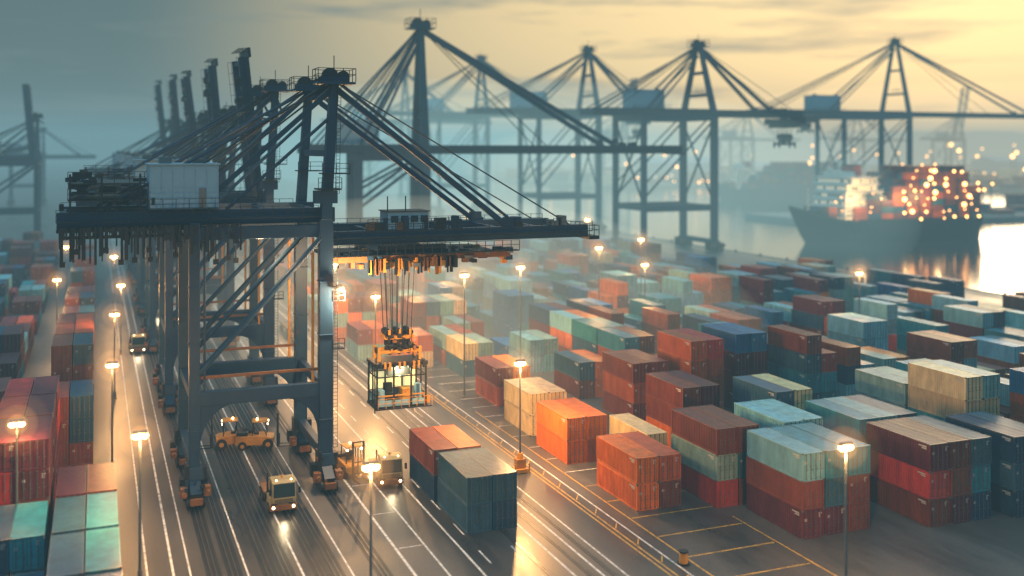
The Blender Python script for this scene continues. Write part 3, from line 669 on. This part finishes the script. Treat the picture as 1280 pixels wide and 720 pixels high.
# ------------------------------------------------------------------ vehicles
def truck(loc, rz, col=M_WHITE, trailer=True):
    E = empty('terminal_truck', loc, rz)   # faces -Y
    b = MB()
    b.prism([(-2.6,.75),(-2.6,1.5),(-2.35,2.9),(-1.9,3.1),(-.5,3.1),(-.4,2.8),(-.4,.75)], -1.0, 1.25, 'x', col)
    b.box(-1.3,1.3,-2.85,-2.6,.45,1.0,M_BOG); b.box(-1.25,-1.003,-2.3,-.5,.75,1.6,col)
    b.obj('cab', E, bevel=.05)
    b = MB()
    b.add([(-.88,-2.61,1.6),(1.13,-2.61,1.6),(1.13,-2.385,2.85),(-.88,-2.385,2.85)], [(0,1,2,3)], M_GLASS)
    for x in (-1.006, 1.256): b.add([(x,-2.35,1.6),(x,-1.0,1.6),(x,-1.0,2.8),(x,-2.2,2.8)], [(0,1,2,3)], M_GLASS)
    b.obj('windows', E)
    b = MB(); b.box(-.5,.5,-2.4,4.6,.55,.9,M_DARK); b.box(-1.1,1.1,-.2,.5,.9,1.7,M_DARK)
    b.tube((-1.1,-.15,.9),(-1.1,-.15,3.4),.09,M_DARK,8)
    b.box(-1.2,-.7,.6,2.0,.5,1.1,M_DARK); b.box(-1.25,1.25,1.2,4.6,.95,1.12,M_BOG)
    b.tube((.1,-1.2,3.1),(.1,-1.2,3.32),.12,M_YEL,10)
    for x in (-.85,.85): b.box(x-.3,x+.3,-2.9,-2.62,1.05,1.12,M_DARK)
    for x in (-1.25, 1.5): b.beam((x,-2.5,2.4),(x,-2.9,2.4),.05,.05,M_DARK); b.box(x-.12,x+.12,-2.95,-2.88,2.0,2.6,M_DARK)
    for k in range(5): b.box(-.8,.95,-2.64,-2.61,.95+k*.11,1.0+k*.11,M_DARK)
    b.obj('chassis', E, bevel=.02)
    b = MB()
    for y in (-1.75, 2.2, 3.5):
        for x in (-1.1, 1.1): b.tube((x-.2,y,.52),(x+.2,y,.52),.52,M_RUB,18); b.tube((x-.21,y,.52),(x+.21,y,.52),.24,M_GALV,10)
    b.obj('wheels', E)
    b = MB()
    for x in (-.95, .95): b.tube((x,-2.9,.78),(x,-2.84,.78),.13,M_HEAD,12)
    for x in (-.6,.8): b.tube((x,-2.35,3.2),(x,-2.3,3.2),.08,M_HEAD,8)
    b.obj('headlights', E)
    l = bpy.data.lights.new('beam', 'SPOT'); l.energy = 300; l.spot_size = math.radians(80); l.spot_blend = 1; l.color = (1,.75,.42); l.shadow_soft_size = .3
    o = bpy.data.objects.new('headlight_beam', l); COL.objects.link(o); o.parent = E; o.location = (0,-3.1,1.2); o.rotation_euler = (math.radians(80), 0, math.radians(180))
    if trailer:
        b = MB(); b.box(-1.2,1.2,3.2,13.2,1.15,1.45,M_DARK); 
        for x in (-1.15, 1.15): b.box(x-.08,x+.08,3.2,13.2,1.45,1.75,M_BOG)
        for y in (10.6, 11.9):
            for x in (-1.05,1.05): b.tube((x-.2,y,.52),(x+.2,y,.52),.52,M_RUB,18)
        b.box(-.1,.1,5.5,5.7,0,1.2,M_DARK)
        b.obj('trailer', E)
def forklift(loc, rz):
    # heavy forklift, mast and forks towards -Y
    E = empty('forklift', loc, rz)
    b = MB(); b.prism([(-1.6,.5),(-1.6,1.3),(-.6,1.5),(.9,1.6),(2.4,1.55),(2.7,1.2),(2.7,.55)], -1.15, 1.15, 'x', M_YEL)
    b.box(-.9,.9,1.3,2.6,1.6,1.95,M_DARK); b.obj('body', E, bevel=.06)
    b = MB()
    for x in (-.85,.85):
        for y in (-.8,.8): b.beam((x,y,1.45),(x*.92,y*.9,3.1),.09,.09,M_DARK)
    b.box(-.9,.9,-.85,.85,3.1,3.2,M_YEL); b.box(-.35,.35,.1,.6,1.5,1.75,M_DARK); b.box(-.35,.35,.55,.7,1.75,2.4,M_DARK)
    b.beam((0,-.7,1.5),(0,-.4,2.1),.06,.06,M_DARK); b.tube((0,.3,3.2),(0,.3,3.4),.1,M_LAMP,8)
    b.obj('cab_frame', E)
    b = MB()
    for x in (-.6,.6): b.box(x-.09,x+.09,-2.15,-1.95,.15,4.0,M_DARK); b.box(x-.07,x+.07,-3.9,-2.2,.12,.2,M_DARK); b.box(x-.08,x+.08,-2.28,-2.17,.12,1.4,M_DARK)
    for z in (.6,1.8,3.9): b.box(-.7,.7,-2.12,-1.98,z,z+.12,M_DARK)
    b.tube((0,-2.0,.4),(0,-2.0,3.4),.08,M_GALV,8); b.obj('mast', E)
    b = MB()
    for y, r_ in ((-1.0,.62),(1.9,.5)):
        for x in (-1.15,1.15): b.tube((x-.2,y,r_),(x+.2,y,r_),r_,M_RUB,18); b.tube((x-.21,y,r_),(x+.21,y,r_),r_*.45,M_YEL,10)
    b.obj('wheels', E)
    b = MB()
    for x in (-.8,.8): b.tube((x,-.98,2.9),(x,-.9,2.9),.12,M_HEAD,10)
    b.obj('headlights', E)
M_CABP = paint('cab_paint', (0.30, 0.25, 0.13), 0.4, 0, 0.3, 1.0, 0.4)
truck((16.6, 103.0, 0), 0.0, M_CABP, False); forklift((25.4, 110, 0), .15); truck((28.4, 106.5, 0), -.1, M_CABP, False)
truck((6.6, 190, 0), 0, M_CABP, False); forklift((17.8, 124, 0), math.radians(78)); forklift((14.6, 125.5, 0), math.radians(-95))
truck((34, 190, 0), 0, M_YEL); truck((12, 230, 0), 0)
b = MB(); b.tube((0,0,0),(0,0,.12),.55,M_DARK,12); b.tube((0,0,.12),(0,0,1.0),.38,M_YEL,14,.3); b.tube((0,0,1.0),(0,0,1.12),.42,M_DARK,14); b.obj('mooring_bollard', loc=(45.9,75.9,0))

# ------------------------------------------------------------------ ship
def ship(loc, rz, L=84, B=24, sc_=1.0, lights=True, seed=4):
    E = empty('container_ship', loc, rz); rr = random.Random(seed)   # bow towards -X
    b = MB(); ns = 26; vs = []; fs = []; prof = []
    for i in range(ns+1):
        t = i/ns; x = -L/2+L*t
        wdk = B/2*min(1, (max(0, t)/.2)**.55) if t < .2 else B/2*(1-.12*max(0, (t-.85)/.15)**2)
        wwl = B/2*min(1, (max(0, t-.045)/.3)**.75) if t < .345 else B/2*(1-.3*max(0, (t-.88)/.12)**2)
        zd = 8.5+5.5*max(0, 1-t/.2)**1.6
        xo = x-5.0*(1-min(1, t/.25))
        ring = [(xo, -wdk, zd+1.1), (xo, -wdk, zd), (x, -(wdk*.45+wwl*.55), 4.0), (x+4*(1-min(1, t/.25)), -wwl, -2), (x+4*(1-min(1, t/.25)), wwl, -2), (x, (wdk*.45+wwl*.55), 4.0), (xo, wdk, zd), (xo, wdk, zd+1.1)]
        vs += ring; prof.append((xo, wdk, zd))
    for i in range(ns):
        for k in range(7):
            if k == 3: continue
            fs.append((i*8+k, (i+1)*8+k, (i+1)*8+k+1, i*8+k+1))
    fs.append(tuple(ns*8+k for k in range(8)))
    b.add(vs, fs, M_HULL)
    dv = []; df = []
    for (x, wv, z) in prof: dv += [(x, -wv*.99, z), (x, wv*.99, z)]
    for i in range(ns): df.append((2*i, 2*i+2, 2*i+3, 2*i+1))
    b.add(dv, df, M_DARK); b.obj('hull', E)
    b = MB(); x0 = -L/2+13
    for k, (a, c, w2) in enumerate([(0,22,.44),(.6,21,.43),(1.2,20,.42),(1.6,19,.41),(2.2,17,.40),(2.6,15,.50)]):
        z = 8.6+k*2.9; b.box(x0+a, x0+c, -B*w2, B*w2, z, z+2.75, M_WHITE); b.box(x0+a-.5, x0+c+.5, -B*w2-.6, B*w2+.6, z+2.753, z+2.9, M_WHITE)
        n = 11
        for i in range(n):
            xx = x0+a+1+i*(c-a-2)/n; b.box(xx, xx+.8, -B*w2-.04, -B*w2-.005, z+1.1, z+1.9, M_WIN if rr.random() < .5 else M_GLASS)
        for i in range(10):
            yy = -B*w2+1+i*(2*B*w2-2)/10; b.box(x0+a-.04, x0+a-.005, yy, yy+1.0, z+1.1, z+1.9, M_WIN if rr.random() < .5 else M_GLASS)
        b.rail((x0+a-.5, -B*w2-.6, z+2.9), (x0+c+.5, -B*w2-.6, z+2.9), 1, M_WHITE, 2, .05)
    zt = 8.6+6*2.9
    b.box(x0+3, x0+9, -B*.25, B*.25, zt, zt+2.2, M_WHITE); b.tube((x0+6,0,zt+2.2),(x0+6,0,zt+9),.35,M_WHITE,8,.15); b.box(x0+5.6,x0+6.4,-3,3,zt+6,zt+6.3,M_WHITE)
    b.prism([(x0+10,zt),(x0+15.5,zt),(x0+15,zt+4.4),(x0+10.8,zt+4.4)], -2.6, 2.6, 'y', M_RED); b.box(x0+10.9,x0+14.9,-2.3,2.3,zt+4.403,zt+5,M_DARK)
    b.sphere((x0+4.2,3,zt+3),1.0,M_WHITE,12,8)
    b.tube((-L/2+4,0,13),(-L/2+4,0,22),.3,M_WHITE,8,.15)
    b.box(-L/2+5,-L/2+9,-3,3,11.3,12.8,M_DARK)
    b.obj('superstructure', E)
    cols = [paint('deck_cargo_%s' % k, PAL[k], .5, 0, .3, .3) for k in ('rust','brown','maroon','navy','brown','rust','slate','maroon')]
    b = MB(); lt = MB(); xs = x0+23.2; nb = int((L/2-xs-1)/6.6)
    for i in range(nb):
        xx = xs+i*6.6; top = [5,7,8,8,7,8][i % 6]
        nr = int(B/2.6)
        for r_ in range(nr):
            yy = -nr*1.3+r_*2.6
            for k in range(max(1, top-(1 if rr.random() < .35 else 0))):
                z = 9.2+k*2.66; b.box(xx, xx+6.2, yy+.05, yy+2.5, z, z+2.58, rr.choice(cols))
        b.box(xx-.3, xx-.08, -B/2, B/2, 8.6, 9.2+top*1.6, M_DARK)
        if lights:
            for k in range(top+1):
                if rr.random() < .85: lt.sphere((xx+rr.uniform(0, 6), -nr*1.3-.35, 9.4+k*2.66+rr.uniform(-.4,.6)), rr.choice([.3,.5,.85]), M_FARL, 6, 4)
    for r_ in range(6):
        for k in range(2): b.box(x0-5, x0-.9, -7.8+r_*2.6, -5.35+r_*2.6, 9.2+k*2.66, 11.78+k*2.66, rr.choice(cols))
    for i in range(3):
        for k in range([2,4,3][i]): b.box(x0+4.2+i*6.4, x0+10.3+i*6.4, -B/2, -B/2+1.3, 9.2+k*2.66, 11.78+k*2.66, rr.choice(cols))
    b.obj('deck_containers', E)
    if lights:
        for i in range(10): lt.sphere((x0+rr.uniform(-6,17), -B/2-.7, rr.uniform(9.5, 20)), .25, M_FARL, 6, 4)
        lt.obj('deck_lights', E)
        for xx in (x0+2, x0+24, x0+40): point('deck_light', (xx, -B/2-6, 18), 9000, (1,.6,.25), .5, E)
    E.scale = (sc_,)*3
    return E
ship((299, 338, -2.6), 0.0)
ship((470, 640, -2.6), math.radians(-12), L=110, B=20, sc_=.9, lights=False, seed=9)

# ------------------------------------------------------------------ pier and far bank
b = MB(); b.box(322, 1400, 398, 470, -4, 0, M_CONC); b.obj('pier')
b = MB(); b.box(430, 5000, 860, 3800, -4, 0.2, M_CONC); b.obj('far_bank')
b = MB(); b.box(700, 5000, 560, 800, -4, 0.2, M_CONC); b.obj('far_quay')
b = MB(); fl = MB(); ms = MB()
fc = [paint('far_cargo_%s' % k, PAL[k], .6) for k in ('rust','brown','navy','cream')]
for i in range(420):
    if R.random() < .5: x = R.uniform(705, 1500); y = R.uniform(565, 780)
    else: x = R.uniform(435, 1500); y = R.uniform(866, 1200)
    h = R.choice([2,3,4])*2.6; b.box(x, x+R.choice([6,12,24]), y, y+R.choice([12,24]), .25, .25+h, R.choice(fc))
for i in range(70):
    x = R.uniform(400, 900); y = R.uniform(402, 456); 
    b.box(x, x+12, y, y+8, .05, .05+R.choice([1,2,3])*2.6, R.choice(fc))
b.obj('distant_container_stacks')
for i in range(140):
    t = R.random()
    if t < .4: x = R.uniform(705, 1500); y = R.uniform(562, 790); h = R.uniform(14, 34)
    elif t < .85: x = R.uniform(440, 1700); y = R.uniform(863, 1300); h = R.uniform(14, 40)
    else: x = R.uniform(400, 800); y = R.uniform(402, 465); h = R.uniform(12, 22)
    ms.tube((x,y,0),(x,y,h),.35,M_DARK,5); ms.box(x-2,x+2,y-.5,y+.5,h,h+.7,M_DARK)
    r = R.uniform(1.0, 2.2) if t < .85 else .7; fl.sphere((x, y-1, h-.6), r, M_FARL, 6, 4)
for i in range(120):
    x = R.uniform(440, 1700); y = R.choice([559.5, 859.5]); 
    if y < 600: x = max(x, 705)
    fl.sphere((x, y, R.uniform(2, 8)), R.uniform(.6,1.1), M_FARL, 6, 4)
ms.obj('light_masts'); fl.obj('harbor_lights')
for i in range(7):
    E = empty('warehouse', (560+i*150, 980+R.uniform(-60,60), .2)); w_ = MB(); h = R.uniform(12, 20); l_ = R.uniform(50, 90)
    w_.prism([(0,0),(40,0),(40,h),(20,h+6),(0,h)], 0, l_, 'x', M_HOUSE); w_.obj('walls_and_roof', E)
    w_ = MB(); [w_.box(4+k*9, 9+k*9, -.2, -.02, 0, 6, M_WIN) for k in range(int(l_/9)-1)]; w_.obj('doors', E)
for (x, y, a) in ((820, 640, 0), (980, 640, 0), (1150, 640, 75), (620, 900, 0), (760, 900, 0), (900, 900, 78), (1300, 900, 0), (480, 905, 78)):
    crane((x, y, 0), zg=44, za=72, back=50, tip=62, angle=a, house=(-28,-14,6), **{**tk, 'detail': 0})
hl = MB(); n = 90; vs = []; fs = []
for i in range(n+1):
    a = math.radians(-45+i*130/n); d0 = 3300
    h = 55+50*math.sin(i*.21)+26*math.sin(i*.63+1)+10*math.sin(i*1.7)
    vs += [(d0*math.sin(a), d0*math.cos(a), -5), (d0*1.15*math.sin(a), d0*1.15*math.cos(a), max(15, h)), (d0*1.5*math.sin(a), d0*1.5*math.cos(a), -5)]
for i in range(n): fs += [(3*i, 3*i+3, 3*i+4, 3*i+1), (3*i+1, 3*i+4, 3*i+5, 3*i+2)]
hl.add(vs, fs, M_HILL); hl.obj('hills')

# ------------------------------------------------------------------ sky and sun
AZ = math.radians(46); EL = math.radians(8)
W = bpy.data.worlds.new('World'); sc.world = W; W.use_nodes = True; nt = W.node_tree; N = nt.nodes; L = nt.links
bg = N['Background']; out = N['World Output']
sky = N.new('ShaderNodeTexSky'); sky.sky_type = 'NISHITA'; sky.sun_disc = False; sky.sun_elevation = EL; sky.sun_rotation = AZ; sky.dust_density = 2; sky.air_density = 1.5; sky.ozone_density = 3
L.new(sky.outputs[0], bg.inputs['Color']); bg.inputs['Strength'].default_value = .02
bg2 = N.new('ShaderNodeBackground'); ad = N.new('ShaderNodeAddShader'); L.new(bg.outputs[0], ad.inputs[0]); L.new(bg2.outputs[0], ad.inputs[1]); L.new(ad.outputs[0], out.inputs['Surface'])
tc = N.new('ShaderNodeTexCoord'); dt = N.new('ShaderNodeVectorMath'); dt.operation = 'DOT_PRODUCT'; dt.inputs[1].default_value = (math.sin(AZ), math.cos(AZ), .0)
L.new(tc.outputs['Generated'], dt.inputs[0])
wr = N.new('ShaderNodeMapRange'); wr.interpolation_type = 'SMOOTHSTEP'; wr.inputs[1].default_value = .70; wr.inputs[2].default_value = .98; L.new(dt.outputs['Value'], wr.inputs[0])
cm = N.new('ShaderNodeMix'); cm.data_type = 'RGBA'; cm.inputs[6].default_value = (.055,.105,.125,1); cm.inputs[7].default_value = (1.08,.76,.34,1); L.new(wr.outputs[0], cm.inputs[0])
mp = N.new('ShaderNodeMapping'); mp.inputs['Scale'].default_value = (1.6,1.6,16); L.new(tc.outputs['Generated'], mp.inputs[0])
cn = N.new('ShaderNodeTexNoise'); cn.inputs['Scale'].default_value = 2.2; cn.inputs['Detail'].default_value = 7; cn.inputs['Roughness'].default_value = .58; L.new(mp.outputs[0], cn.inputs['Vector'])
cr_ = N.new('ShaderNodeMapRange'); cr_.inputs[1].default_value = .52; cr_.inputs[2].default_value = .66; cr_.inputs[3].default_value = 0; cr_.inputs[4].default_value = .8; L.new(cn.outputs['Fac'], cr_.inputs[0])
cm2 = N.new('ShaderNodeMix'); cm2.data_type = 'RGBA'; cm2.inputs[7].default_value = (.15,.18,.18,1); L.new(cr_.outputs[0], cm2.inputs[0]); L.new(cm.outputs[2], cm2.inputs[6])
sp = N.new('ShaderNodeSeparateXYZ'); L.new(tc.outputs['Generated'], sp.inputs[0])
zr = N.new('ShaderNodeMapRange'); zr.interpolation_type = 'SMOOTHSTEP'; zr.inputs[1].default_value = .25; zr.inputs[2].default_value = .8; L.new(sp.outputs['Z'], zr.inputs[0])
cm3 = N.new('ShaderNodeMix'); cm3.data_type = 'RGBA'; cm3.inputs[7].default_value = (.44,.76,.94,1); L.new(zr.outputs[0], cm3.inputs[0]); L.new(cm2.outputs[2], cm3.inputs[6])
L.new(cm3.outputs[2], bg2.inputs['Color']); bg2.inputs['Strength'].default_value = 1.0
sl = bpy.data.lights.new('sun', 'SUN'); sl.energy = 1.2; sl.angle = math.radians(12); sl.color = (1,.72,.42)
so = bpy.data.objects.new('sun', sl); COL.objects.link(so)
so.rotation_euler = (-Vector((math.sin(AZ)*math.cos(EL), math.cos(AZ)*math.cos(EL), math.sin(EL)))).to_track_quat('-Z', 'Y').to_euler()

# ------------------------------------------------------------------ camera
cam = bpy.data.cameras.new('camera'); co = bpy.data.objects.new('camera', cam); COL.objects.link(co); sc.camera = co
co.location = (0, 0, 35); co.rotation_euler = (math.radians(90), 0, -math.radians(21.8))
cam.sensor_width = 36; cam.lens = 36.56; cam.shift_y = -0.1367; cam.clip_end = 12000; cam.clip_start = .5
cam.dof.use_dof = True; cam.dof.focus_distance = 114; cam.dof.aperture_fstop = .062
